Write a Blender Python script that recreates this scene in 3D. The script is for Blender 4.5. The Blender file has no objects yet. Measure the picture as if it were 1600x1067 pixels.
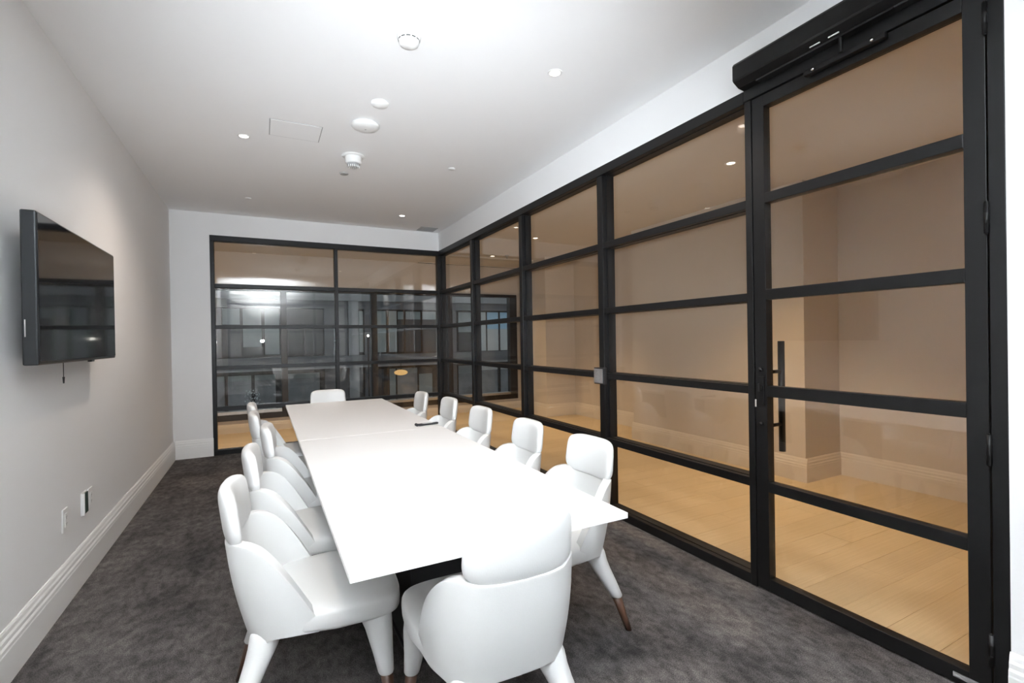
import bpy, bmesh, math, random
from mathutils import Vector, Matrix
random.seed(4)
C = bpy.context.scene.collection
sc = bpy.context.scene
R = math.radians

# ------------------------------------------------------------------ camera
cam_d = bpy.data.cameras.new('camera')
cam_d.sensor_fit = 'HORIZONTAL'; cam_d.sensor_width = 36.0
cam_d.lens = 756.01 / 1600 * 36.0
cam_d.clip_start = .02; cam_d.clip_end = 300
cam = bpy.data.objects.new('camera', cam_d); C.objects.link(cam)
yaw, pitch, roll = R(-27.2873), R(-0.3098), R(-0.945)
fw = Vector((-math.sin(yaw)*math.cos(pitch), math.cos(yaw)*math.cos(pitch), math.sin(pitch)))
rt = Vector((math.cos(yaw), math.sin(yaw), 0)); up = rt.cross(fw)
r2 = math.cos(roll)*rt + math.sin(roll)*up
u2 = -math.sin(roll)*rt + math.cos(roll)*up
cam.matrix_world = Matrix(((r2.x, u2.x, -fw.x, .9227), (r2.y, u2.y, -fw.y, 0),
                           (r2.z, u2.z, -fw.z, 1.32), (0, 0, 0, 1)))
sc.camera = cam

# ------------------------------------------------------------------ world, exposure
w = bpy.data.worlds.new('overcast'); sc.world = w; w.use_nodes = True
w.node_tree.nodes['Background'].inputs[0].default_value = (.62, .74, .84, 1)
w.node_tree.nodes['Background'].inputs[1].default_value = .54
sc.view_settings.view_transform = 'Standard'; sc.view_settings.look = 'None'
sc.view_settings.gamma = 1.0; sc.view_settings.use_curve_mapping = False
sc.view_settings.exposure = 0.12
try:
    sc.cycles.use_denoising = True
    sc.cycles.max_bounces = 10; sc.cycles.diffuse_bounces = 5; sc.cycles.glossy_bounces = 5
    sc.cycles.transparent_max_bounces = 24
    sc.cycles.sample_clamp_indirect = 0.0
    sc.cycles.caustics_reflective = False; sc.cycles.caustics_refractive = False
except Exception: pass

# ------------------------------------------------------------------ lights
def light(name, kind, loc, energy, color, aim=None, **kw):
    l = bpy.data.lights.new(name, kind); l.energy = energy; l.color = color
    for k, v in kw.items(): setattr(l, k, v)
    o = bpy.data.objects.new(name, l); C.objects.link(o); o.location = loc
    if aim is not None:
        o.rotation_euler = (Vector(aim) - Vector(loc)).to_track_quat('-Z', 'Y').to_euler()
    return o
FLASH = (.87, .94, 1.0)
WARM = (1.0, .70, .37)
ROOMWARM = (1.0, .84, .70)
# the photographer's flash, bounced off the ceiling above and behind the camera
light('bounce_flash', 'SPOT', (.92, -.05, 1.50), 1900, FLASH, aim=(1.0, -.38, 2.86),
      spot_size=R(94), spot_blend=.9, shadow_soft_size=.06)
light('flash_spill', 'SPOT', (.925, -.04, 1.37), 560, FLASH, aim=(2.15, 3.7, 2.12),
      spot_size=R(78), spot_blend=1.0, shadow_soft_size=.035)
# the room's own recessed downlights
for i, (x, y) in enumerate(((2.46, 2.38), (.826, 4.11), (2.48, 5.92), (.826, .57))):
    light('room_downlight', 'SPOT', (x, y, 2.84), 52, ROOMWARM, aim=(x, y, 0),
          spot_size=R(140), spot_blend=.9, shadow_soft_size=.04)
# corridor downlights; last three added, hidden, to light the far end
HC = 2.69          # corridor ceiling height
CORR = [(4.26, -.48), (4.26, 2.62), (4.26, 5.72), (4.32, 7.24), (2.6, 6.96), (1.2, 6.96), (-.1, 6.96)]
for (x, y) in CORR:
    light('corridor_downlight', 'SPOT', (x, y, HC-.02), 88 if y > 6.8 else 175, WARM, aim=(x, y, 0),
          spot_size=R(96), spot_blend=1.0, shadow_soft_size=.05)

# ------------------------------------------------------------------ materials
def nt(name):
    m = bpy.data.materials.new(name); m.use_nodes = True
    n = m.node_tree; n.nodes.clear()
    o = n.nodes.new('ShaderNodeOutputMaterial')
    return m, n, o
def pbr(name, col, rough=.6, metal=0, noise=0, nscale=8, bump=0, bscale=60, spec=.5, coat=0):
    m, n, o = nt(name)
    b = n.nodes.new('ShaderNodeBsdfPrincipled'); n.links.new(b.outputs[0], o.inputs[0])
    b.inputs['Base Color'].default_value = (*col, 1); b.inputs['Roughness'].default_value = rough
    b.inputs['Metallic'].default_value = metal; b.inputs['Specular IOR Level'].default_value = spec
    b.inputs['Coat Weight'].default_value = coat
    tc = n.nodes.new('ShaderNodeTexCoord')
    if noise:
        t = n.nodes.new('ShaderNodeTexNoise'); t.inputs['Scale'].default_value = nscale
        t.inputs['Detail'].default_value = 4
        n.links.new(tc.outputs['Object'], t.inputs['Vector'])
        r = n.nodes.new('ShaderNodeValToRGB')
        r.color_ramp.elements[0].position = .3; r.color_ramp.elements[1].position = .7
        r.color_ramp.elements[0].color = (*[c*(1-noise) for c in col], 1)
        r.color_ramp.elements[1].color = (*[min(1, c*(1+noise)) for c in col], 1)
        n.links.new(t.outputs['Fac'], r.inputs[0]); n.links.new(r.outputs[0], b.inputs['Base Color'])
    if bump:
        t = n.nodes.new('ShaderNodeTexNoise'); t.inputs['Scale'].default_value = bscale
        t.inputs['Detail'].default_value = 3
        n.links.new(tc.outputs['Object'], t.inputs['Vector'])
        bp = n.nodes.new('ShaderNodeBump'); bp.inputs['Strength'].default_value = bump
        bp.inputs['Distance'].default_value = .002
        n.links.new(t.outputs['Fac'], bp.inputs['Height']); n.links.new(bp.outputs[0], b.inputs['Normal'])
    return m
def emit(name, col, s):
    m, n, o = nt(name)
    e = n.nodes.new('ShaderNodeEmission'); e.inputs[0].default_value = (*col, 1); e.inputs[1].default_value = s
    n.links.new(e.outputs[0], o.inputs[0]); return m
def glassmat(name, tint, f0=.045, refl=(1, 1, 1)):
    # clear sheet glass: Schlick reflection over straight transmission
    m, n, o = nt(name)
    tr = n.nodes.new('ShaderNodeBsdfTransparent'); tr.inputs[0].default_value = (*tint, 1)
    gl = n.nodes.new('ShaderNodeBsdfGlossy'); gl.inputs['Roughness'].default_value = 0
    gl.inputs['Color'].default_value = (*refl, 1)
    lw = n.nodes.new('ShaderNodeLayerWeight'); lw.inputs['Blend'].default_value = .5
    p = n.nodes.new('ShaderNodeMath'); p.operation = 'POWER'; p.inputs[1].default_value = 5
    n.links.new(lw.outputs['Facing'], p.inputs[0])
    a = n.nodes.new('ShaderNodeMath'); a.operation = 'MULTIPLY_ADD'
    a.inputs[1].default_value = 1-f0; a.inputs[2].default_value = f0
    n.links.new(p.outputs[0], a.inputs[0])
    mx = n.nodes.new('ShaderNodeMixShader')
    n.links.new(a.outputs[0], mx.inputs[0]); n.links.new(tr.outputs[0], mx.inputs[1]); n.links.new(gl.outputs[0], mx.inputs[2])
    n.links.new(mx.outputs[0], o.inputs[0]); return m
def carpetmat():
    m, n, o = nt('carpet')
    b = n.nodes.new('ShaderNodeBsdfPrincipled'); n.links.new(b.outputs[0], o.inputs[0])
    b.inputs['Roughness'].default_value = .95; b.inputs['Specular IOR Level'].default_value = .1
    tc = n.nodes.new('ShaderNodeTexCoord')
    def noise(scale, det, dist=0, st=None):
        t = n.nodes.new('ShaderNodeTexNoise'); t.inputs['Scale'].default_value = scale
        t.inputs['Detail'].default_value = det; t.inputs['Distortion'].default_value = dist
        t.inputs['Roughness'].default_value = .65
        src = tc.outputs['Object']
        if st:
            mp = n.nodes.new('ShaderNodeMapping'); mp.inputs['Scale'].default_value = st
            n.links.new(src, mp.inputs[0]); src = mp.outputs[0]
        n.links.new(src, t.inputs['Vector']); return t.outputs['Fac']
    def ramp(src, p0, c0, p1, c1):
        r = n.nodes.new('ShaderNodeValToRGB'); e = r.color_ramp.elements
        e[0].position = p0; e[0].color = (*c0, 1); e[1].position = p1; e[1].color = (*c1, 1)
        n.links.new(src, r.inputs[0]); return r.outputs[0]
    big = ramp(noise(3.0, 6, .2, (1, .7, 1)), .34, (.064, .061, .061), .68, (.160, .151, .147))
    mid = ramp(noise(26, 6, .35, (1, .6, 1)), .36, (.66, .64, .64), .64, (1.32, 1.29, 1.27))
    fine = ramp(noise(230, 3), .36, (.48, .48, .49), .66, (1.5, 1.48, 1.47))
    def mul(a, c):
        x = n.nodes.new('ShaderNodeMix'); x.data_type = 'RGBA'; x.blend_type = 'MULTIPLY'; x.inputs[0].default_value = 1
        n.links.new(a, x.inputs[6]); n.links.new(c, x.inputs[7]); return x.outputs[2]
    n.links.new(mul(mul(big, mid), fine), b.inputs['Base Color'])
    bp = n.nodes.new('ShaderNodeBump'); bp.inputs['Strength'].default_value = .8; bp.inputs['Distance'].default_value = .004
    n.links.new(noise(380, 2), bp.inputs['Height']); n.links.new(bp.outputs[0], b.inputs['Normal'])
    return m
def woodmat(name, c0, c1, stretch, rough=.35):
    m, n, o = nt(name)
    b = n.nodes.new('ShaderNodeBsdfPrincipled'); n.links.new(b.outputs[0], o.inputs[0])
    b.inputs['Roughness'].default_value = rough
    tc = n.nodes.new('ShaderNodeTexCoord'); mp = n.nodes.new('ShaderNodeMapping')
    mp.inputs['Scale'].default_value = stretch
    oi = n.nodes.new('ShaderNodeObjectInfo')
    ad = n.nodes.new('ShaderNodeVectorMath'); ad.operation = 'ADD'
    n.links.new(tc.outputs['Object'], mp.inputs[0])
    sc_ = n.nodes.new('ShaderNodeMath'); sc_.operation = 'MULTIPLY'; sc_.inputs[1].default_value = 40
    n.links.new(oi.outputs['Random'], sc_.inputs[0])
    n.links.new(mp.outputs[0], ad.inputs[0]); n.links.new(sc_.outputs[0], ad.inputs[1])
    t = n.nodes.new('ShaderNodeTexNoise'); t.inputs['Scale'].default_value = 3; t.inputs['Detail'].default_value = 6
    t.inputs['Distortion'].default_value = .8
    n.links.new(ad.outputs[0], t.inputs['Vector'])
    r = n.nodes.new('ShaderNodeValToRGB'); e = r.color_ramp.elements
    e[0].position = .3; e[0].color = (*c0, 1); e[1].position = .72; e[1].color = (*c1, 1)
    n.links.new(t.outputs['Fac'], r.inputs[0])
    hv = n.nodes.new('ShaderNodeHueSaturation')
    mr = n.nodes.new('ShaderNodeMapRange'); mr.inputs[3].default_value = .96; mr.inputs[4].default_value = 1.04
    n.links.new(oi.outputs['Random'], mr.inputs[0]); n.links.new(mr.outputs[0], hv.inputs['Value'])
    n.links.new(r.outputs[0], hv.inputs['Color']); n.links.new(hv.outputs[0], b.inputs['Base Color'])
    return m

M = {}
M['wall'] = pbr('wall_paint', (.80, .80, .80), .85, bump=.05, bscale=140)
M['rearwall'] = pbr('grey_wall_paint', (.40, .40, .40), .8, bump=.05, bscale=140)
M['ceil'] = pbr('ceiling_paint', (.87, .87, .87), .9, bump=.04, bscale=120)
M['base'] = pbr('baseboard_paint', (.82, .82, .81), .45)
M['corr'] = pbr('corridor_paint', (.60, .54, .47), .85, bump=.05, bscale=140)
M['corrceil'] = pbr('corridor_ceiling_paint', (.66, .62, .56), .9)
M['carpet'] = carpetmat()
M['plank'] = woodmat('pale_oak', (.59, .47, .30), (.67, .54, .36), (.7, 8, 8), .38)
M['black'] = pbr('black_powder_coat', (.0065, .0065, .007), .42, spec=.32, bump=.04, bscale=500)
M['blackmatte'] = pbr('black_plastic', (.012, .012, .013), .55)
M['winframe'] = pbr('dark_bronze_frame', (.018, .0145, .0135), .45)
M['glass'] = glassmat('clear_glass', (.955, .94, .92), .038)
M['winglass'] = glassmat('window_glass', (.95, .96, .96), .045)
M['leather'] = pbr('white_leather', (.66, .66, .65), .42, bump=.12, bscale=260)
M['legwood'] = woodmat('walnut', (.055, .024, .014), (.11, .052, .030), (9, 9, 1), .4)
M['top'] = pbr('white_laminate', (.80, .79, .78), .28)
M['tbase'] = pbr('black_laminate', (.014, .014, .015), .45)
M['plastic'] = pbr('white_plastic', (.80, .80, .79), .4)
M['greyplastic'] = pbr('grey_plastic', (.35, .35, .35), .5)
M['darkslot'] = pbr('dark_slot', (.03, .03, .03), .8)
M['steel'] = pbr('brushed_steel', (.55, .55, .56), .35, metal=.9)
M['chrome'] = pbr('bright_chrome', (.8, .8, .8), .15, metal=1)
M['screen'] = pbr('tv_screen', (.004, .004, .005), .06, spec=.6, coat=.3)
M['bezel'] = pbr('tv_bezel', (.03, .033, .036), .3, metal=.4)
M['lamp'] = emit('downlight_glow', (1, .93, .84), 9)
M['lampw'] = emit('corridor_downlight_glow', (1, .86, .66), 6)
M['green'] = pbr('dark_green_plastic', (.015, .045, .035), .5)
M['facade'] = pbr('dark_facade', (.07, .07, .072), .8, noise=.25, nscale=.35)
M['facade2'] = pbr('grey_concrete', (.17, .17, .175), .8, noise=.15, nscale=.5)
M['facade3'] = pbr('pale_concrete', (.34, .34, .34), .8, noise=.12, nscale=.6)
M['blind'] = pbr('pale_blind', (.36, .40, .39), .8, noise=.1, nscale=.8)
M['blindw'] = pbr('cream_blind', (.78, .78, .74), .8, noise=.06, nscale=.8)
M['sky_pane'] = pbr('painted_sky_pane', (.55, .80, .98), .2)  # bright sky in the glass, put into the pane colour
M['darkpane'] = pbr('dark_pane', (.05, .052, .055), .15)
M['greypane'] = pbr('grey_pane', (.30, .305, .31), .3, noise=.3, nscale=.9)
M['street'] = pbr('asphalt', (.25, .25, .25), .9, noise=.2, nscale=.8)
M['lampwarm'] = emit('pendant_glow', (1, .62, .25), .8)
M['globeglow'] = emit('globe_glow', (1, .98, .92), 6)
M['leafwhite'] = pbr('pale_blossom', (.75, .8, .8), .7)
M['bark'] = pbr('bark', (.05, .04, .035), .9)

# ------------------------------------------------------------------ helpers
def link(o, parent=None):
    C.objects.link(o)
    if parent is not None: o.parent = parent
    return o
def bm_obj(name, bm, mat, parent=None, smooth=False, loc=None):
    me = bpy.data.meshes.new(name); bmesh.ops.recalc_face_normals(bm, faces=bm.faces)
    bm.to_mesh(me); bm.free()
    if smooth:
        for f in me.polygons: f.use_smooth = True
    me.materials.append(mat)
    o = bpy.data.objects.new(name, me); link(o, parent)
    if loc: o.location = loc
    return o
def add_box(bm, x0, x1, y0, y1, z0, z1, bev=0, seg=2):
    r = bmesh.ops.create_cube(bm, size=1)
    vs = r['verts']
    for v in vs:
        v.co.x = x0 if v.co.x < 0 else x1; v.co.y = y0 if v.co.y < 0 else y1; v.co.z = z0 if v.co.z < 0 else z1
    if bev:
        es = list({e for v in vs for e in v.link_edges})
        bmesh.ops.bevel(bm, geom=es, offset=bev, segments=seg, affect='EDGES', profile=.5)
def box(name, x0, x1, y0, y1, z0, z1, mat, parent=None, bev=0, seg=2):
    bm = bmesh.new(); add_box(bm, x0, x1, y0, y1, z0, z1, bev, seg)
    return bm_obj(name, bm, mat, parent)
def add_cyl(bm, p0, p1, r0, r1=None, n=20, cap=True):
    r1 = r0 if r1 is None else r1
    p0, p1 = Vector(p0), Vector(p1); d = (p1-p0)
    q = d.to_track_quat('Z', 'Y').to_matrix()
    rings = []
    for p, r in ((p0, r0), (p1, r1)):
        rings.append([bm.verts.new(p + q @ Vector((r*math.cos(2*math.pi*i/n), r*math.sin(2*math.pi*i/n), 0))) for i in range(n)])
    for i in range(n):
        bm.faces.new((rings[0][i], rings[0][(i+1) % n], rings[1][(i+1) % n], rings[1][i]))
    if cap: bm.faces.new(rings[0][::-1]); bm.faces.new(rings[1])
def add_loft(bm, pts, n=16, ell=1.0):
    # pts: (x, y, z, r); rings horizontal
    rings = []
    for (x, y, z, r) in pts:
        rings.append([bm.verts.new((x + r*math.cos(2*math.pi*i/n), y + r*ell*math.sin(2*math.pi*i/n), z)) for i in range(n)])
    for a, b in zip(rings, rings[1:]):
        for i in range(n): bm.faces.new((a[i], a[(i+1) % n], b[(i+1) % n], b[i]))
    bm.faces.new(rings[0][::-1]); bm.faces.new(rings[-1])
def add_lathe(bm, prof, cx=0, cy=0, n=40):
    rings = []
    for r, z in prof:
        if r < 1e-5: rings.append([bm.verts.new((cx, cy, z))]*n)
        else: rings.append([bm.verts.new((cx + r*math.cos(2*math.pi*i/n), cy + r*math.sin(2*math.pi*i/n), z)) for i in range(n)])
    for a, b in zip(rings, rings[1:]):
        for i in range(n):
            f = []
            for v in (a[i], a[(i+1) % n], b[(i+1) % n], b[i]):
                if v not in f: f.append(v)
            if len(f) > 2: bm.faces.new(f)
def extrude_profile(bm, prof, p0, p1, nrm):
    # prof: list of (out, z); swept from p0 to p1 (xy), nrm = outward direction xy
    a, b = [], []
    for (o_, z) in prof:
        a.append(bm.verts.new((p0[0]+nrm[0]*o_, p0[1]+nrm[1]*o_, z)))
        b.append(bm.verts.new((p1[0]+nrm[0]*o_, p1[1]+nrm[1]*o_, z)))
    k = len(prof)
    for i in range(k): bm.faces.new((a[i], a[(i+1) % k], b[(i+1) % k], b[i]))
    bm.faces.new(a); bm.faces.new(b[::-1])
def struct(o): o['kind'] = 'structure'; return o
def empty(name, loc=(0, 0, 0), rz=0, parent=None):
    o = bpy.data.objects.new(name, None); o.empty_display_size = .1
    link(o, parent); o.location = loc; o.rotation_euler = (0, 0, rz); return o
def tag(o, label, cat, group=None):
    o['label'] = label; o['category'] = cat
    if group: o['group'] = group
    return o
def copy_tree(o, parent=None):
    c = o.copy(); C.objects.link(c); c.parent = parent
    for ch in list(o.children): copy_tree(ch, c)
    return c

W, D, H = 3.2034, 6.6847, 2.8614
T = .12
YR = -.93         # rear wall behind the camera
# ------------------------------------------------------------------ room shell
struct(box('floor', 0, W+.05, YR, D+.05, -.05, 0, M['carpet']))
bm = bmesh.new(); add_box(bm, 0, W+.1, YR, D+.1, H, H+.08)
struct(bm_obj('ceiling', bm, M['ceil']))
struct(box('wall_left', -T, 0, YR-T, D, 0, H, M['wall']))
struct(box('wall_rear', 0, W+T, YR-T, YR, 0, H, M['rearwall']))
FT = 2.6026; XFL = .389
bm = bmesh.new()
add_box(bm, -T, XFL, D, D+.11, 0, H); add_box(bm, XFL, W+.11, D, D+.11, FT, H)
struct(bm_obj('wall_back', bm, M['wall']))
bm = bmesh.new()
add_box(bm, W, W+.11, .698, D, FT, H); add_box(bm, W, W+.11, YR, .698, 0, H)
struct(bm_obj('wall_right', bm, M['wall']))

BP = [(0, 0), (.020, 0), (.020, .130), (.0185, .136), (.0185, .150), (.014, .160), (.014, .176), (.010, .186), (.008, .200), (.003, .211), (0, .211)]
def baseboard(name, p0, p1, nrm, mat=M['base'], h=1.0):
    bm = bmesh.new(); extrude_profile(bm, [(a, b*h) for a, b in BP], p0, p1, nrm)
    return struct(bm_obj(name, bm, mat))
baseboard('baseboard_left', (0, YR), (0, D), (1, 0))
baseboard('baseboard_back', (.02, D), (XFL+.004, D), (0, -1))
baseboard('baseboard_right', (W, YR), (W, .70), (-1, 0))
baseboard('baseboard_rear', (.02, YR), (W-.02, YR), (0, 1))

# ------------------------------------------------------------------ glazed partitions
# rows of glass: (bottom, top) between the bars
ROWS = [(.0572, .5197), (.5651, 1.0094), (1.0518, 1.4973), (1.5396, 1.986), (2.0313, 2.536)]
BARS = [(.5197, .5651), (1.0094, 1.0518), (1.4973, 1.5396), (1.986, 2.0313)]
def pane(parent, x0, x1, y0, y1, z0, z1):
    return box('pane', x0, x1, y0, y1, z0, z1, M['glass'], parent)
def beads_x(bm, y0, y1, z0, z1):           # glazing stop around an opening of the right partition
    x0, x1, b = W+.034, W+.100, .016
    add_box(bm, x0, x1, y0, y0+b, z0, z1); add_box(bm, x0, x1, y1-b, y1, z0, z1)
    for zz in ((z0, z0+.004), (z1-.004, z1)): add_box(bm, x0, x1, y0+b, y1-b, *zz)
rp = struct(empty('window_2', (W, 1.7, 0)))
rp.location = (0, 0, 0)
FE = [D-.002, 5.511, 4.241, 2.975, 1.705]      # far edges of the posts
PW = .062
box('bottom_rail', W, W+.10, FE[4], D, 0, .0572, M['black'], rp, .003)
box('top_rail', W-.006, W+.10, FE[4], D, 2.536, FT, M['black'], rp, .003)
for fe in FE[1:4]:
    box('post', W, W+.10, fe-PW, fe, .0572, 2.536, M['black'], rp, .003)
box('post', W, W+.10, D-.002, D+.10, 0, FT, M['black'], rp, .003)
for i in range(4):
    ya = (FE[i+1]); yb = (FE[i]-PW) if i else D-.002
    for z0, z1 in BARS:
        box('transom', W+.004, W+.10, ya, yb, z0, z1, M['black'], rp, .002)
    for z0, z1 in ROWS:
        pane(rp, W+.070, W+.078, ya+.005, yb-.005, z0+.002, z1-.002)
        bm = bmesh.new(); beads_x(bm, ya, yb, z0, z1); bm_obj('glazing_bead', bm, M['black'], rp)

bp_ = struct(empty('window_1', (0, 0, 0)))
XM = (1.7755, 1.818)
box('bottom_rail', XFL, W, D-.004, D+.09, 0, .0572, M['black'], bp_, .003)
box('top_rail', XFL, W, D-.004, D+.09, 2.536, FT, M['black'], bp_, .003)
box('post', XFL, XFL+.042, D-.004, D+.09, .0572, 2.536, M['black'], bp_, .003)
box('post', XM[0], XM[1], D-.004, D+.09, .0572, 2.536, M['black'], bp_, .003)
box('post', W-.020, W, D-.002, D+.09, .0572, 2.536, M['black'], bp_, .003)
for xa, xb in ((XFL+.042, XM[0]), (XM[1], W-.020)):
    for z0, z1 in BARS: box('transom', xa, xb, D-.002, D+.09, z0, z1, M['black'], bp_, .002)
    for z0, z1 in ROWS:
        pane(bp_, xa+.003, xb-.003, D+.060, D+.068, z0+.002, z1-.002)

# ------------------------------------------------------------------ glass door in its frame
fr = struct(empty('trim_1', (0, 0, 0)))
box('door_jamb', W, W+.10, 1.667, 1.705, 0, 2.545, M['black'], fr, .003)
box('door_jamb', W, W+.10, .698, .744, 0, 2.545, M['black'], fr, .003)
box('door_header', W-.006, W+.10, .698, 1.705, 2.545, FT, M['black'], fr, .003)
dr = struct(empty('door_1', (0, 0, 0)))
DX0, DX1 = W+.002, W+.052
L0, L1 = .749, 1.662
box('stile', DX0, DX1, 1.597, L1, .008, 2.540, M['black'], dr, .002)
box('stile', DX0, DX1, L0, .812, .008, 2.540, M['black'], dr, .002)
DR = [(.008, .070), (.515, .565), (1.0033, 1.0593), (1.498, 1.551), (1.99, 2.041), (2.482, 2.540)]
for z0, z1 in DR: box('rail', DX0, DX1, .812, 1.597, z0, z1, M['black'], dr, .002)
for (a, b) in zip(DR, DR[1:]):
    pane(dr, W+.034, W+.042, .814, 1.595, a[1]+.001, b[0]-.001)
# pull handle on the corridor side, its bolt caps on this side
bm = bmesh.new(); add_cyl(bm, (W+.165, 1.628, .70), (W+.165, 1.628, 1.285), .0165, n=24)
ph = bm_obj('pull_handle', bm, M['black'], dr, True)
for z in (1.125, .845):
    bm = bmesh.new(); add_cyl(bm, (W+.05, 1.628, z), (W+.152, 1.628, z), .0095, n=16)
    bm_obj('standoff', bm, M['black'], ph, True)
    bm = bmesh.new(); add_cyl(bm, (W-.010, 1.628, z+.016), (W+.004, 1.628, z+.016), .010, n=18)
    add_cyl(bm, (W-.013, 1.628, z+.016), (W-.010, 1.628, z+.016), .006, n=12)
    bm_obj('bolt_cap', bm, M['black'], dr, True)
lk = box('lock_plate', W-.004, W+.004, 1.610, 1.646, .955, 1.105, M['black'], dr, .002)
bm = bmesh.new(); add_cyl(bm, (W-.016, 1.628, 1.05), (W-.003, 1.628, 1.05), .013, n=20)
add_box(bm, W-.024, W-.014, 1.622, 1.634, 1.030, 1.070, .002); bm_obj('thumb_turn', bm, M['blackmatte'], lk)
o = box('latch_tongue', W-.002, W+.010, 1.655, 1.664, .945, .985, M['chrome'], dr, .001); o['label'] = 'bright metal latch tongue'
for z in (2.42, 1.72, .90, .19):
    bm = bmesh.new(); add_cyl(bm, (W-.007, .7465, z-.055), (W-.007, .7465, z+.055), .0075, n=16)
    for q in (-.0555, .055): add_cyl(bm, (W-.007, .7465, z+q), (W-.007, .7465, z+q+.004 if q > 0 else z+q-.004), .005, n=12)
    for q in (-.02, .018): add_cyl(bm, (W-.007, .7465, z+q), (W-.007, .7465, z+q+.002), .0082, n=16)
    h = bm_obj('hinge', bm, M['black'], dr, True)
o = box('maker_plate', W-.0015, W+.003, .782, .858, .030, .048, M['steel'], dr, .0008); o['label'] = 'small silver label plate'
box('plate_inlay', W-.0022, W-.001, .788, .852, .0345, .0435, M['greyplastic'], o)

# automatic door operator above the door
op = tag(empty('door_operator', (W, 1.2, 2.60)), 'long black box of the automatic opener mounted over the glass door', 'door opener')
yo0, yo1 = .62, 1.70
bm = bmesh.new()
prof = [(0, 2.6005), (.050, 2.606), (.088, 2.628), (.094, 2.636), (.094, 2.708), (.084, 2.722), (0, 2.722)]
a_ = [bm.verts.new((W-o_, yo0, z)) for o_, z in prof]; b_ = [bm.verts.new((W-o_, yo1, z)) for o_, z in prof]
for i in range(len(prof)): bm.faces.new((a_[i], a_[(i+1) % 7], b_[(i+1) % 7], b_[i]))
bm.faces.new(a_); bm.faces.new(b_[::-1])
bmesh.ops.translate(bm, verts=bm.verts, vec=(-W, -1.2, -2.60))
bm_obj('housing', bm, M['black'], op)
def opbox(name, x0, x1, y0, y1, z0, z1, mat, par=op, bev=.002):
    return box(name, x0-W, x1-W, y0-1.2, y1-1.2, z0-2.6, z1-2.6, mat, par, bev)
opbox('lower_cover', W-.050, W-.008, .66, 1.60, 2.598, 2.613, M['blackmatte'])
tr_ = opbox('slide_track', W-.034, W-.004, 1.04, 1.37, 2.512, 2.534, M['black'])
tr_['label'] = 'black slide track with two bright screws'
for y in (1.085, 1.325):
    bm = bmesh.new(); add_cyl(bm, (-.042, y-1.2, -.077), (-.032, y-1.2, -.077), .007, n=14)
    bm_obj('screw', bm, M['chrome'], tr_, True)
bm = bmesh.new(); add_cyl(bm, (-.045, 0.0, -.070), (-.045, 0.0, .010), .008, n=14)
add_box(bm, -.056, -.030, -.20, .02, -.006, .004, .002); bm_obj('swing_arm', bm, M['black'], op)
for y in (1.195, 1.275):
    q = opbox('indicator_slot', W-.068, W-.062, y, y+.045, 2.608, 2.613, M['plastic'], bev=.001); q['label'] = 'small white slot'

# keypad on the post beside the door
kp = tag(empty('wall_control', (W-.001, 2.94, 1.03)), 'small square silver control plate fixed to the black glazing post left of the door', 'control panel')
box('backplate', -.030, .002, -.052, .062, -.062, .062, M['blackmatte'], kp, .003)
f_ = box('faceplate', -.036, -.030, -.046, .056, -.054, .054, M['steel'], kp, .002); f_['label'] = 'silver face with faint printed marks'
bm = bmesh.new()
for z, y0, y1 in ((.036, .012, .026), (.018, .004, .018), (.006, -.016, .030), (-.004, -.020, .012), (-.014, -.010, .034), (-.024, -.026, .020), (-.034, -.02, .036)):
    add_box(bm, -.0365, -.0358, y0, y1, z-.0022, z+.0022)
bm_obj('printed_marks', bm, M['greyplastic'], f_)

# ------------------------------------------------------------------ corridor / lounge beyond the glass
CX0, CX1, CY0, CY1 = -.6, 5.73, YR, 8.2
struct(box('floor_corridor', CX0, CX1+.3, CY0, CY1+.1, -.06, -.014, pbr('subfloor', (.25, .19, .13), .8)))
corr_floor = bpy.data.objects['floor_corridor']
PLW, PLL = .19, 1.9
pm = None
def plank(x0, x1, y0, y1):
    global pm
    if pm is None:
        bm = bmesh.new(); add_box(bm, -.5, .5, -.5, .5, -.5, .5)
        pm = bpy.data.meshes.new('plank'); bm.to_mesh(pm); bm.free(); pm.materials.append(M['plank'])
    o = bpy.data.objects.new('plank', pm); C.objects.link(o); o.parent = corr_floor
    o.location = ((x0+x1)/2, (y0+y1)/2, -.007); o.scale = (x1-x0-.0014, y1-y0-.0014, .0138)
y = CY0; row = 0
while y < CY1-.01:
    y1 = min(y+PLW, CY1)
    xs = W+.10 if y1 < D+.09 else CX0
    x = xs - [0, .7, 1.3, .35, 1.0][row % 5]*1.0
    while x < CX1-.02:
        xa, xb = max(x, xs), min(x+PLL, CX1)
        if xb-xa > .03: plank(xa, xb, y, y1)
        x += PLL
    y += PLW; row += 1
bm = bmesh.new()
add_box(bm, W+.11, CX1+.1, CY0, D+.11, HC, H+.08); add_box(bm, CX0, CX1+.1, D+.11, CY1+.1, HC, H+.08)
add_box(bm, CX0, CX1, 7.34, CY1, HC-.025, HC)
struct(bm_obj('ceiling_corridor', bm, M['corrceil']))
# corridor side of the header over the glass
bm = bmesh.new()
add_box(bm, W+.112, W+.118, YR, D+.11, FT, H); add_box(bm, W+.112, W+.118, YR, .698, 0, FT)
add_box(bm, XFL, W+.118, D+.112, D+.118, FT, H); add_box(bm, CX0, XFL, D+.112, D+.118, 0, H)
struct(bm_obj('wall_corridor_inner', bm, M['corr']))
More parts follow.
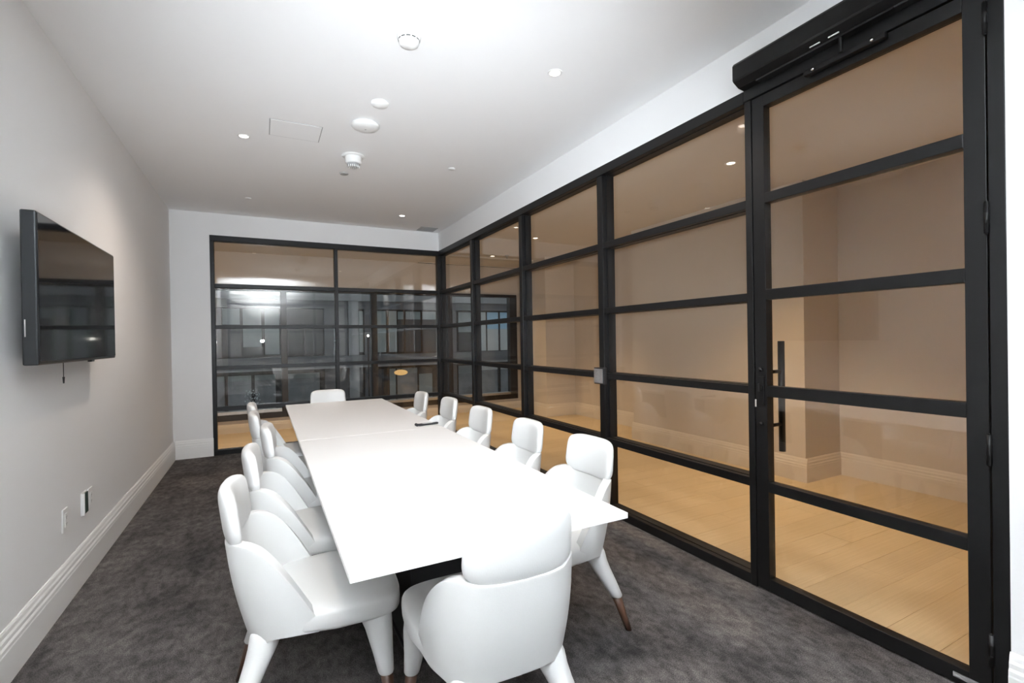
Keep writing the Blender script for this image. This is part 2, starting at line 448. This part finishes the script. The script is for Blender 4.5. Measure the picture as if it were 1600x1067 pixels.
# outer corridor wall with two piers
bm = bmesh.new()
add_box(bm, CX1, CX1+.12, CY0, CY1, 0, H)
add_box(bm, 5.20, CX1, 2.63, 4.87, 0, HC); add_box(bm, 5.15, CX1, 6.95, 7.50, 0, H)
struct(bm_obj('wall_corridor', bm, M['corr']))
struct(box('wall_corridor_rear', W+.11, CX1, CY0-.12, CY0, 0, H, M['corr']))
struct(box('wall_corridor_end', CX0-.12, CX0, D+.1, CY1, 0, H, M['corr']))
WX0, WX1, WZ0, WZ1 = -.5, 5.25, .185, 2.155
bm = bmesh.new()
add_box(bm, CX0, CX1, CY1, CY1+.14, 0, WZ0); add_box(bm, CX0, CX1, CY1, CY1+.14, WZ1, H)
add_box(bm, CX0, WX0, CY1, CY1+.14, WZ0, WZ1); add_box(bm, WX1, CX1, CY1, CY1+.14, WZ0, WZ1)
struct(bm_obj('wall_window_side', bm, M['corr']))
cb = pbr('corridor_baseboard_paint', (.70, .64, .56), .5)
n_ = 1
for p0, p1, nr in (((CX1, CY0), (CX1, 2.63), (-1, 0)), ((CX1, 2.63), (5.20, 2.63), (0, -1)), ((5.20, 2.61), (5.20, 4.89), (-1, 0)),
                   ((5.20, 4.87), (CX1, 4.87), (0, 1)), ((CX1, 4.87), (CX1, 6.95), (-1, 0)), ((CX1, 6.95), (5.15, 6.95), (0, -1)),
                   ((5.15, 6.93), (5.15, 7.52), (-1, 0)), ((5.15, 7.50), (CX1, 7.50), (0, 1)), ((CX1, 7.50), (CX1, CY1), (-1, 0))):
    baseboard('trim_%d' % (n_+1), p0, p1, nr, cb); n_ += 1
baseboard('baseboard_window_side', (CX0, CY1), (CX1, CY1), (0, -1), cb, .62)

# exterior window
ew = struct(empty('window_3', (0, 0, 0)))
fy0, fy1 = CY1-.03, CY1+.10
box('frame_rail', WX0, WX1, fy0, fy1, WZ0, WZ0+.085, M['winframe'], ew, .004)
box('frame_rail', WX0, WX1, fy0, fy1, WZ1-.05, WZ1, M['winframe'], ew, .004)
box('frame_stile', WX0, WX0+.12, fy0, fy1, WZ0+.085, WZ1-.05, M['winframe'], ew, .004)
box('frame_stile', WX1-.15, WX1, fy0, fy1, WZ0+.085, WZ1-.05, M['winframe'], ew, .004)
MU = [-.07, 1.22, 2.582, 3.907]
for x in MU: box('mullion', x-.043, x+.043, fy0, fy1, WZ0+.085, WZ1-.05, M['winframe'], ew, .004)
xs = [WX0+.12] + [q for x in MU for q in (x-.043, x+.043)] + [WX1-.15]
for i in range(0, len(xs), 2):
    box('pane', xs[i], xs[i+1], CY1+.04, CY1+.048, WZ0+.085, WZ1-.05, M['winglass'], ew)
    box('window_sill', xs[i], xs[i+1], CY1-.02, CY1+.09, WZ0+.085, WZ0+.13, M['steel'], ew, .004)
dif = tag(box('linear_diffuser', 3.3, 5.6, CY1-.10, CY1-.03, HC-.034, HC-.025, M['corrceil'], None, .002), 'long slim air slot in the corridor ceiling above the outer window', 'air vent')
box('slot', 3.32, 5.58, CY1-.085, CY1-.045, HC-.0355, HC-.0335, M['darkslot'], dif)

# ------------------------------------------------------------------ building across the street
YF = 38.0
struct(box('floor_street', -40, 60, 12, YF, -4.25, -4.2, M['street']))
fb = tag(empty('office_building', (6, YF, -4.2)), 'grey building across the street seen through the corridor window', 'building')
def fx(name, x0, x1, z0, z1, mat, d=.25, par=fb, off=0, bev=0):
    return box(name, x0-6, x1-6, -d-off, -off, z0+4.2, z1+4.2, mat, par, bev)
fx('wall', -22, 34, -4.2, 11, M['facade'], d=-3)
fx('ledge', -22, 34, -.62, .30, M['facade2'], d=.9)
fx('ledge_trim', -22, 34, -.60, -.50, M['facade3'], d=.95)
fx('band', -22, 34, 3.75, 4.35, M['facade2'], d=.35)
fx('band', -22, 34, 4.35, 4.85, M['facade3'], d=.6)
fx('band', -22, 34, 5.3, 7.8, M['facade2'], d=.3)
fx('pier', 4.95, 6.6, -4.2, 3.75, M['facade2'], d=.3)
fx('pier', 6.65, 7.35, -4.2, 5.4, M['facade3'], d=.5)
fx('pier', 7.8, 8.35, -4.2, 3.75, M['facade2'], d=.3)
fx('pier', 13.9, 15.2, -4.2, 3.75, M['facade2'], d=.3)
def fwin(x0, x1, z0, z1, zs, top='blind', low='darkpane'):
    wf = fx('window', x0-.07, x1+.07, z0-.07, z1+.07, M['winframe'], d=.10)
    if zs > z0+.01: box('pane', x0-6, x1-6, -.13, -.10, z0+4.2, zs+4.2, M[low], wf)
    box('blind', x0-6, x1-6, -.145, -.10, zs+4.2, z1+4.2, M[top], wf)
for a in ((-5.2, -4.0, .5, 3.7, .5), (-3.7, -2.5, .5, 3.7, .5), (-1.46, -.42, .5, 3.7, 2.6), (-.25, .88, .5, 3.7, 1.05), (1.08, 2.0, .5, 3.7, .5),
          (7.45, 7.75, .5, 3.62, .5), (8.73, 9.46, .45, 3.64, .45), (9.70, 10.31, .45, 3.65, .45), (10.40, 10.85, .45, 3.61, 3.0), (11.03, 12.21, .45, 3.62, 3.0),
          (12.38, 13.5, .45, 3.63, 3.0), (15.46, 16.64, .45, 3.61, 1.95)): fwin(*a)
for a in ((2.64, 3.5, .45, 2.15, 2.1), (3.74, 4.84, .45, 2.15, 2.1)): fwin(*a, top='darkpane')
for a in ((16.9, 17.95, .35, 3.64, .35), (18.09, 19.13, .35, 3.64, 2.2), (19.32, 20.5, .35, 3.64, 2.2), (20.7, 21.9, .35, 3.64, 2.2), (22.1, 23.3, .35, 3.64, 2.2)):
    fwin(*a[:4], a[4], top='sky_pane' if a[0] > 17.95 else 'blindw', low='blindw')  # upper panes here carry the sky in their colour, no blinds
for a in ((-3.9, -1.4), (-1.2, .2), (.4, 1.7), (2.3, 4.6)): fwin(a[0], a[1], -3.4, -.9, -1.25, low='greypane')
fwin(8.76, 9.25, -4.0, -.85, -1.0, top='darkpane')
fwin(9.69, 10.15, -3.6, -.85, -3.6)
fwin(10.29, 11.89, -3.6, -.85, -1.25, low='greypane')
fwin(12.03, 13.12, -3.3, -.85, -1.35, top='darkpane', low='blind')
fwin(15.4, 16.9, -3.4, -.85, -1.5, low='greypane', top='blind')
fwin(17.2, 19.0, -3.4, -.85, -1.3, low='greypane', top='blindw')
fwin(19.3, 21.2, -3.4, -.85, -1.3, low='greypane', top='blindw')
pen = tag(empty('pendant_lamp', (10.2, YF-1.6, -1.08)), 'warm glowing oval pendant lamp across the street, low right in the far glazing', 'lamp')
bm = bmesh.new(); bmesh.ops.create_uvsphere(bm, u_segments=24, v_segments=12, radius=.5)
bmesh.ops.scale(bm, verts=bm.verts, vec=(1, 1, .42)); bm_obj('shade', bm, M['lampwarm'], pen, True)
bm = bmesh.new(); add_cyl(bm, (0, 0, .2), (0, 0, .98), .02, n=8); bm_obj('cord', bm, M['blackmatte'], pen)
def globe_post(x, y, z, r, label):  # small glowing globe on a thin pole
    o = tag(empty('globe_post', (x, y, -4.2)), label, 'lamp')
    bm = bmesh.new(); add_cyl(bm, (0, 0, 0), (0, 0, z+4.2-r), .05, .035, n=10); bm_obj('pole', bm, M['winframe'], o)
    bm = bmesh.new(); bmesh.ops.create_uvsphere(bm, u_segments=16, v_segments=8, radius=r)
    bmesh.ops.translate(bm, verts=bm.verts, vec=(0, 0, z+4.2)); bm_obj('globe', bm, M['globeglow'], o, True)
globe_post(7.75, 36.0, 1.72, .085, 'paired small glowing globe outside, left of the two beside the dark mullion')
globe_post(8.05, 36.0, 1.72, .085, 'paired small glowing globe outside, right of the two beside the dark mullion')
# blossom tree outside, lower left
tr = tag(empty('blossom_tree', (.3, 33.0, -4.2)), 'small tree dotted with pale blossoms outside the lower left panes', 'tree')
bm = bmesh.new(); add_cyl(bm, (0, 0, 0), (.02, 0, 2.4), .05, .02, n=8)
for k in range(14):
    a = random.uniform(0, 6.28); z = random.uniform(1.1, 2.2)
    add_cyl(bm, (.01, 0, z), (.42*math.cos(a), .42*math.sin(a), z+random.uniform(.2, .8)), .014, .005, n=5)
bm_obj('trunk', bm, M['bark'], tr)
bm = bmesh.new()
for k in range(70):
    a = random.uniform(0, 6.28); e = random.uniform(-1, 1); rr = random.uniform(.55, 1)
    p = Vector((.45*rr*math.cos(a)*math.sqrt(1-e*e*.6), .4*rr*math.sin(a), 2.2+.62*e*rr))
    m4 = Matrix.Translation(p); bmesh.ops.create_icosphere(bm, subdivisions=1, radius=random.uniform(.022, .045), matrix=m4)
o = bm_obj('blossoms', bm, M['leafwhite'], tr, True); o['kind'] = 'stuff'
# café chairs on the pavement beyond the window
def cafe_chair(x, y, rz, label):
    o = tag(empty('cafe_chair', (x, y, -4.2), rz), label, 'chair', 'white chairs on the pavement outside')
    bm = bmesh.new(); add_box(bm, -.22, .22, -.22, .22, .43, .47, .01)
    bm_obj('seat', bm, M['plastic'], o)
    bm = bmesh.new()
    for xx in (-.2, 0, .2): add_cyl(bm, (xx, .21, .45), (xx*1.05, .30, .95), .014, n=8)
    add_cyl(bm, (-.22, .30, .95), (.22, .30, .95), .018, n=8); bm_obj('backrest', bm, M['plastic'], o)
    for sx in (-1, 1):
        for sy in (-1, 1):
            bm = bmesh.new(); add_cyl(bm, (sx*.19, sy*.19, .44), (sx*.23, sy*.24, 0), .014, n=8); bm_obj('leg', bm, M['plastic'], o)
for x, y, rz, lb in ((8.2, 32.5, .6, 'white pavement chair outside, just right of the dark outer mullion'),
                     (15.6, 30.5, 2.0, 'white pavement chair outside, seen through the far end of the side glazing'),
                     (17.1, 31.0, .4, 'white pavement chair outside, right of its twin through the side glazing')): cafe_chair(x, y, rz, lb)

# ------------------------------------------------------------------ conference table
tb = tag(empty('conference_table', (1.5445, 3.1, 0)), 'long white conference table on a black panel base down the middle of the room', 'table')
TX0, TX1, TY0, TY1 = 1.104-1.5445, 1.985-1.5445, 1.245-3.1, 4.95-3.1
box('tabletop', TX0, TX1, TY0, -.0012, .722, .741, M['top'], tb, .0015)
box('tabletop', TX0, TX1, .0012, TY1, .722, .741, M['top'], tb, .0015)
for ya, yb in ((-1.15, -.30), (.55, 1.35)):
    pd = box('pedestal', -.10, .16, ya, yb, .012, .70, M['tbase'], tb, .004)
    for q in (.003,): box('foot_plate', -.11, .17, ya-.02, yb+.02, 0, .012, M['tbase'], pd, .003)
box('under_rail', -.12, .18, TY0+.25, TY1-.25, .70, .722, M['tbase'], tb)

# clip lying on the table
cl = tag(empty('cable_clip', (1.905, 3.20, .7415), R(3)), 'small black device lying near the right edge of the white table', 'device')
bm = bmesh.new(); add_box(bm, -.055, .085, -.014, .014, .001, .012, .004)
bmesh.ops.rotate(bm, verts=bm.verts, cent=(0, 0, 0), matrix=Matrix.Rotation(R(-2), 3, 'Y')); bm_obj('body', bm, M['blackmatte'], cl)
bm = bmesh.new(); add_cyl(bm, (-.068, -.014, .010), (-.068, .014, .010), .0095, n=18); add_box(bm, -.068, -.02, -.010, .010, .010, .015, .002)
bm_obj('hinge_roll', bm, M['blackmatte'], cl)
o = box('clear_cover', -.03, .04, -.012, .012, .0135, .0165, M['greyplastic'], cl, .001)

# ------------------------------------------------------------------ chair
def superpillow(a, b, c, no=4.0, np_=3.0, nu=48, nv=16):
    # outline exponent no in x-y, thickness along z
    bm = bmesh.new()
    def sp(v, e): return math.copysign(abs(v)**e, v)
    rings = []
    for j in range(nv+1):
        eta = -math.pi/2 + math.pi*j/nv
        r, z = sp(math.cos(eta), 2/np_), sp(math.sin(eta), 2/np_)*c
        if j in (0, nv): rings.append([bm.verts.new((0, 0, z))]*nu); continue
        rings.append([bm.verts.new((a*r*sp(math.cos(2*math.pi*i/nu), 2/no), b*r*sp(math.sin(2*math.pi*i/nu), 2/no), z)) for i in range(nu)])
    for p, q in zip(rings, rings[1:]):
        for i in range(nu):
            f = []
            for v in (p[i], p[(i+1) % nu], q[(i+1) % nu], q[i]):
                if v not in f: f.append(v)
            if len(f) > 2: bm.faces.new(f)
    return bm
def baked(name, bm, mat, parent, mods):
    o = bm_obj(name, bm, mat, None, True)
    for kind, kw in mods:
        m = o.modifiers.new(kind, kind)
        for k, v in kw.items(): setattr(m, k, v)
    dg = bpy.context.evaluated_depsgraph_get()
    me = bpy.data.meshes.new_from_object(o.evaluated_get(dg))
    o.modifiers.clear(); o.data = me
    for f in me.polygons: f.use_smooth = True
    o.parent = parent; return o
def interp(x, pts):
    if x <= pts[0][0]: return pts[0][1]
    for (a, fa), (b, fb_) in zip(pts, pts[1:]):
        if x <= b:
            t = (x-a)/(b-a); return fa+(fb_-fa)*t
    return pts[-1][1]
ZT = [(-.30, .662), (-.24, .668), (-.205, .670), (-.165, .658), (-.125, .622), (-.08, .563), (-.03, .492), (.0, .448), (.02, .405)]
def make_chair():
    t = empty('dining_chair')
    # upholstered shell: back and the two side wings
    bm = bmesh.new(); NS, NT = 36, 9; g = []
    for i in range(NS+1):
        s = -1 + 2*i/NS
        th = s*math.pi/2
        cs = math.copysign(abs(math.sin(th))**(2/3.6), math.sin(th)); cc = abs(math.cos(th))**(2/3.6)
        ytop_b, ytop_f = -.270, .02
        xt, yt = (.200+.064*(1-cc))*cs, ytop_f + (ytop_b-ytop_f)*cc
        endf = 1 - .075*max(0, (abs(s)-.86)/.14)**1.5
        xt *= endf; xb, yb = (.186+.060*(1-cc))*cs*endf, .02 + (-.208-.02)*cc
        zt = interp(yt, ZT)
        # the shell dips a little under the head pad
        if abs(xt) < .15 and yt < -.2: zt -= .006
        col = []; zb = .356+.008*min(1, max(0, (abs(s)-.72)/.15))-.046*math.exp(-((abs(s)-.5)/.13)**2)
        for j in range(NT+1):
            f = j/NT; z = zb + (zt-zb)*f
            q = (z-.350)/(.67-.350)
            bul = math.sin(min(1,q)*math.pi)*.008
            col.append(bm.verts.new((xb+(xt-xb)*q + bul*cs, yb+(yt-yb)*q - bul*cc, z)))
        g.append(col)
    for i in range(NS):
        for j in range(NT): bm.faces.new((g[i][j], g[i+1][j], g[i+1][j+1], g[i][j+1]))
    baked('backrest', bm, M['leather'], t, [('SOLIDIFY', dict(thickness=.038, offset=-1)), ('BEVEL', dict(width=.012, segments=3, limit_method='ANGLE', angle_limit=R(50))), ('SUBSURF', dict(levels=1))])
    # head pad
    bm = superpillow(.168, .092, .028, 4.6, 3.4, 64, 18)
    for v in bm.verts:
        x, y, z = v.co
        v.co = Vector((x*(1-.03*y/.092), -.256 + z + 1.05*x*x - .13*y, .742 + y + .15*x*x))
    bm_obj('head_pad', bm, M['leather'], t, True)
    # seat
    bm = superpillow(.252, .222, .049, 6.5, 4.6, 80, 22)
    for v in bm.verts:
        v.co.y += .076; v.co.z += .400 + .006*(v.co.z > 0)*(1-(v.co.x/.236)**2)
        yy = v.co.y
        v.co.x *= .985 if yy > .03 else .985 - .26*min(1, (.03-yy)/.2)
        if yy > .1: v.co.x *= 1-.22*(yy-.1)
    bm_obj('seat', bm, M['leather'], t, True)
    # legs: upholstered upper part, walnut tip
    for sx in (-1, 1):
        for rear in (1, 0):
            bm = bmesh.new()
            if rear:
                P = [(sx*.132, -.137, .400, .036), (sx*.137, -.143, .350, .049), (sx*.144, -.152, .315, .046), (sx*.156, -.166, .280, .041), (sx*.178, -.192, .220, .0345), (sx*.197, -.216, .162, .0280), (sx*.1975, -.217, .156, .0250)]
                Q = [(sx*.197, -.216, .163, .0225), (sx*.212, -.244, .07, .0175), (sx*.222, -.266, 0, .0140)]
            else:
                P = [(sx*.160, .190, .400, .050), (sx*.176, .206, .360, .056), (sx*.188, .216, .315, .047), (sx*.197, .228, .225, .0345), (sx*.204, .236, .162, .0275), (sx*.2042, .2365, .156, .0245)]
                Q = [(sx*.204, .236, .163, .0225), (sx*.213, .247, .07, .0175), (sx*.218, .254, 0, .0135)]
            add_loft(bm, P, 20); l = bm_obj('leg', bm, M['leather'], t, True)
            bm = bmesh.new(); add_loft(bm, Q, 16); q = bm_obj('leg_tip', bm, M['legwood'], l, True); q['label'] = 'brown wooden leg tip'
    return t
chair0 = make_chair()
spots = [  # x, y of the head pad, rotation, label
    ('L', .808, 1.960, -4, 'white leather chair nearest the camera on the TV side of the table'),
    ('L', .855, 2.580, -2, 'second white leather chair from the camera on the TV side of the table'),
    ('L', .928, 3.220, -3, 'third white leather chair on the TV side, pushed in furthest under the table'),
    ('L', .851, 3.866, 0, 'fourth white leather chair from the camera on the TV side of the table'),
    ('L', .829, 4.45, 0, 'last white leather chair on the TV side, nearest the far glazing'),
    ('R', 2.358, 1.925, 2, 'white leather chair nearest the camera on the glass wall side of the table'),
    ('R', 2.347, 2.525, 0, 'second white leather chair from the camera on the glass wall side'),
    ('R', 2.333, 3.19, 1, 'third white leather chair from the camera on the glass wall side'),
    ('R', 2.332, 3.854, 0, 'fourth white leather chair from the camera, glass wall side beside the black device'),
    ('R', 2.266, 4.436, 0, 'last white leather chair on the glass wall side, nearest the far glazing'),
    ('B', 1.506, 5.25, 0, 'single white leather chair at the far end of the table facing the camera'),
    ('F', 1.556, 1.170, -2, 'white leather chair at the near end of the table seen from behind'),
]
HB = .262
for i, (s, x, y, dr_, lab) in enumerate(spots):
    c = chair0 if i == 0 else copy_tree(chair0)
    rz = {'L': -90, 'R': 90, 'B': 180, 'F': 0}[s] + dr_
    a = R(rz); c.rotation_euler = (0, 0, a)
    c.location = (x - HB*math.sin(a)*1.0, y + HB*math.cos(a), 0)
    tag(c, lab, 'chair', 'white leather chairs around the conference table')

# ------------------------------------------------------------------ television on the left wall
tv = tag(empty('television', (0, 3.2, 1.56)), 'black flat television hung on the left wall', 'television')
TVY0, TVY1 = 2.622-3.2, 3.775-3.2
box('casing', .066, .116, TVY0, TVY1, -.316, .314, M['bezel'], tv, .006)
box('screen', .1155, .1185, TVY0+.010, TVY1-.010, -.302, .306, M['screen'], tv, .001)
box('back_housing', .040, .070, TVY0+.14, TVY1-.14, -.27, .15, M['blackmatte'], tv, .012)
box('wall_bracket', 0, .045, -.22, .22, -.18, .12, M['blackmatte'], tv, .004)
box('sensor_bump', .100, .118, .10, .15, -.324, -.314, M['bezel'], tv, .002)
bm = bmesh.new(); add_cyl(bm, (.085, -.195, -.314), (.085, -.195, -.40), .0016, n=8)
add_cyl(bm, (.085, -.195, -.385), (.085, -.195, -.415), .005, .003, n=10); o = bm_obj('hanging_cable', bm, M['blackmatte'], tv)
o = box('side_badge', .075, .079, TVY0-.001, TVY0+.001, -.20, -.13, M['chrome'], tv); o['label'] = 'thin silver strip on the side'

# ------------------------------------------------------------------ wall outlets
def outlet(y, z, label, w_=.072, h_=.118):
    o = tag(empty('wall_outlet', (0, y, z)), label, 'outlet', 'outlets low on the left wall')
    box('cover_plate', 0, .007, -w_/2, w_/2, -h_/2, h_/2, M['plastic'], o, .002)
    f = box('socket_face', .0068, .0105, -.017, .017, -.034, .034, M['plastic'], o, .002)
    for dz in (-.017, .017):
        bm = bmesh.new()
        add_box(bm, .0102, .0108, -.008, -.006, dz-.004, dz+.004); add_box(bm, .0102, .0108, .006, .008, dz-.004, dz+.004)
        add_cyl(bm, (.0102, 0, dz-.009), (.0108, 0, dz-.009), .002, n=8); bm_obj('slots', bm, M['darkslot'], f)
    return o
outlet(3.272, .425, 'white power outlet low on the left wall, the one nearest the camera')
outlet(3.680, .425, 'white power outlet low on the left wall, beyond the green box')
gb = tag(empty('data_box', (0, 3.565, .425)), 'white wall plate with a projecting dark green box between the outlets', 'wall box')
box('cover_plate', 0, .006, -.036, .048, -.064, .064, M['plastic'], gb, .002)
o = box('green_box', .006, .014, -.014, .044, -.058, .058, M['green'], gb, .002); o['label'] = 'dark green box'
box('side_flange', .006, .016, -.034, -.020, -.062, .062, M['plastic'], gb, .001)

# ------------------------------------------------------------------ ceiling fittings
def downlight(x, y, label, group, glow='lamp', on=True, z=H):
    o = tag(empty('downlight', (x, y, z)), label, 'downlight', group)
    bm = bmesh.new(); add_lathe(bm, [(.030, 0), (.044, 0), (.044, -.002), (.041, -.004), (.033, -.004), (.030, -.001)]); bm_obj('trim_ring', bm, M['plastic'], o, True)
    bm = bmesh.new(); add_lathe(bm, [(0, -.0018), (.031, -.0018), (.031, -.0004), (0, -.0004)]); bm_obj('lens', bm, M[glow] if on else M['plastic'], o, False)
g_ = 'recessed downlights in the room ceiling'
downlight(2.46, 2.38, 'round lit downlight in the ceiling near the top of the glass wall, nearest the camera', g_)
downlight(.826, 4.11, 'round lit downlight on the left half of the ceiling beside the access hatch', g_)
downlight(2.48, 5.92, 'round lit downlight at the far right of the ceiling near the vent', g_)
g_ = 'recessed downlights in the corridor ceiling'
lbs = ['lit corridor downlight out past the glass door, behind the viewer', 'lit corridor downlight seen through the top pane beside the door',
       'lit corridor downlight seen through the third bay of side glazing', 'lit corridor downlight near the outer window corner',
       'added unseen corridor downlight close behind the end glazing, right end', 'added unseen corridor downlight close behind the end glazing, middle', 'added unseen corridor downlight close behind the end glazing, left end']
for (x, y), lb in zip(CORR, lbs): downlight(x, y, lb, g_, 'lampw', True, HC)
def fitting(name, x, y, prof, label, cat, mat=M['plastic'], z=H):
    o = tag(empty(name, (x, y, z)), label, cat)
    bm = bmesh.new(); add_lathe(bm, prof); bm_obj('body', bm, mat, o, True); return o
sd = fitting('smoke_detector', 1.605, 2.40, [(0, -.001), (.058, -.001), (.060, -.006), (.058, -.026), (.052, -.030), (.052, -.036), (.050, -.038)], 'white domed smoke detector with dark slots, nearest the camera', 'smoke detector')
bm = bmesh.new(); add_lathe(bm, [(.050, -.038), (.051, -.041), (.046, -.052), (.030, -.060), (0, -.063)]); bm_obj('dome', bm, M['plastic'], sd, True)
bm = bmesh.new()
for k in range(12):
    a = 2*math.pi*k/12
    for q in range(4):
        a0 = a + q*.10; a1 = a0+.10
        v = [bm.verts.new((.0525*math.cos(t_), .0525*math.sin(t_), z)) for t_, z in ((a0, -.0305), (a1, -.0305), (a1, -.0365), (a0, -.0365))]
        bm.faces.new(v)
bm_obj('vent_slots', bm, M['darkslot'], sd)
d2 = fitting('ceiling_sensor', 1.625, 3.17, [(0, -.001), (.056, -.001), (.057, -.008), (.050, -.018), (.030, -.026), (0, -.028)], 'small round white ceiling sensor between the smoke detector and the larger disc', 'sensor')
d3 = fitting('wireless_access_point', 1.598, 3.52, [(0, -.001), (.085, -.001), (.096, -.008), (.097, -.018), (.085, -.032), (.050, -.040), (0, -.042)], 'large flat white disc on the ceiling right of the access hatch', 'access point')
bm = bmesh.new(); add_lathe(bm, [(0, -.0425), (.006, -.0425), (.006, -.040), (0, -.040)], n=12); bm_obj('status_light', bm, M['greyplastic'], d3)
d4 = fitting('alarm_sounder', 1.62, 4.17, [(0, -.001), (.088, -.001), (.092, -.005), (.090, -.010), (.066, -.014)], 'white ceiling alarm with a wide flange and a slotted grey face', 'alarm')
bm = bmesh.new(); add_lathe(bm, [(.066, -.012), (.067, -.060), (.060, -.068), (.0, -.068)]); bm_obj('drum', bm, M['plastic'], d4, True)
bm = bmesh.new(); add_lathe(bm, [(0, -.0685), (.052, -.0685), (.050, -.084), (.030, -.096), (0, -.098)], n=24); g2 = bm_obj('grille', bm, M['greyplastic'], d4)
bm = bmesh.new()
for k in range(-3, 4):
    L = math.sqrt(max(0, .05**2-(k*.014)**2)); add_box(bm, k*.014-.003, k*.014+.003, -L, L, -.101, -.084)
bm_obj('grille_bar', bm, M['plastic'], g2)
fitting('sprinkler_cover', 1.612, 4.64, [(0, -.001), (.040, -.001), (.040, -.006), (.036, -.009), (0, -.009)], 'small flat grey sprinkler cover beyond the ceiling alarm', 'sprinkler', pbr('dull_grey_paint', (.45, .44, .43), .6))
fitting('sprinkler_cover', 2.462, 4.11, [(0, -.001), (.030, -.001), (.030, -.006), (.026, -.010), (0, -.012)], 'tiny white sprinkler cover on the ceiling near the glass wall', 'sprinkler')
fitting('sprinkler_cover', .815, 5.85, [(0, -.001), (.030, -.001), (.030, -.006), (.026, -.009), (0, -.010)], 'tiny white sprinkler cover on the ceiling near the far left corner', 'sprinkler')
fitting('sprinkler_cover', 4.52, 7.10, [(0, -.001), (.040, -.001), (.020, -.02), (.012, -.05), (0, -.052)], 'pendent sprinkler on the corridor ceiling seen through the second glass bay', 'sprinkler', M['greyplastic'], HC)
hp = tag(empty('access_panel', (1.164, 3.853, H)), 'flush square white access hatch in the ceiling left of the round fittings', 'access panel')
box('panel', -.166, .166, -.142, .142, -.003, 0, M['ceil'], hp, .001)
bm = bmesh.new()
for a in ((-.172, -.166, -.148, .148), (.166, .172, -.148, .148), (-.166, .166, -.148, -.142), (-.166, .166, .142, .148)): add_box(bm, *a, -.0012, 0)
bm_obj('shadow_gap', bm, M['greyplastic'], hp)
vt = tag(empty('air_vent', (2.98, 6.50, H)), 'small grey slatted air vent in the ceiling at the far right corner', 'air vent')
bm = bmesh.new()
for a in ((-.12, -.10, -.12, .12), (.10, .12, -.12, .12), (-.10, .10, -.12, -.10), (-.10, .10, .10, .12)): add_box(bm, *a, -.006, 0)
bm_obj('frame', bm, M['greyplastic'], vt)
box('backing', -.10, .10, -.10, .10, -.0015, 0, M['darkslot'], vt)
for k in range(6):
    bm = bmesh.new(); add_box(bm, -.10, .10, -.092+k*.034, -.080+k*.034, -.008, -.0016); bm_obj('slat', bm, M['greyplastic'], vt)
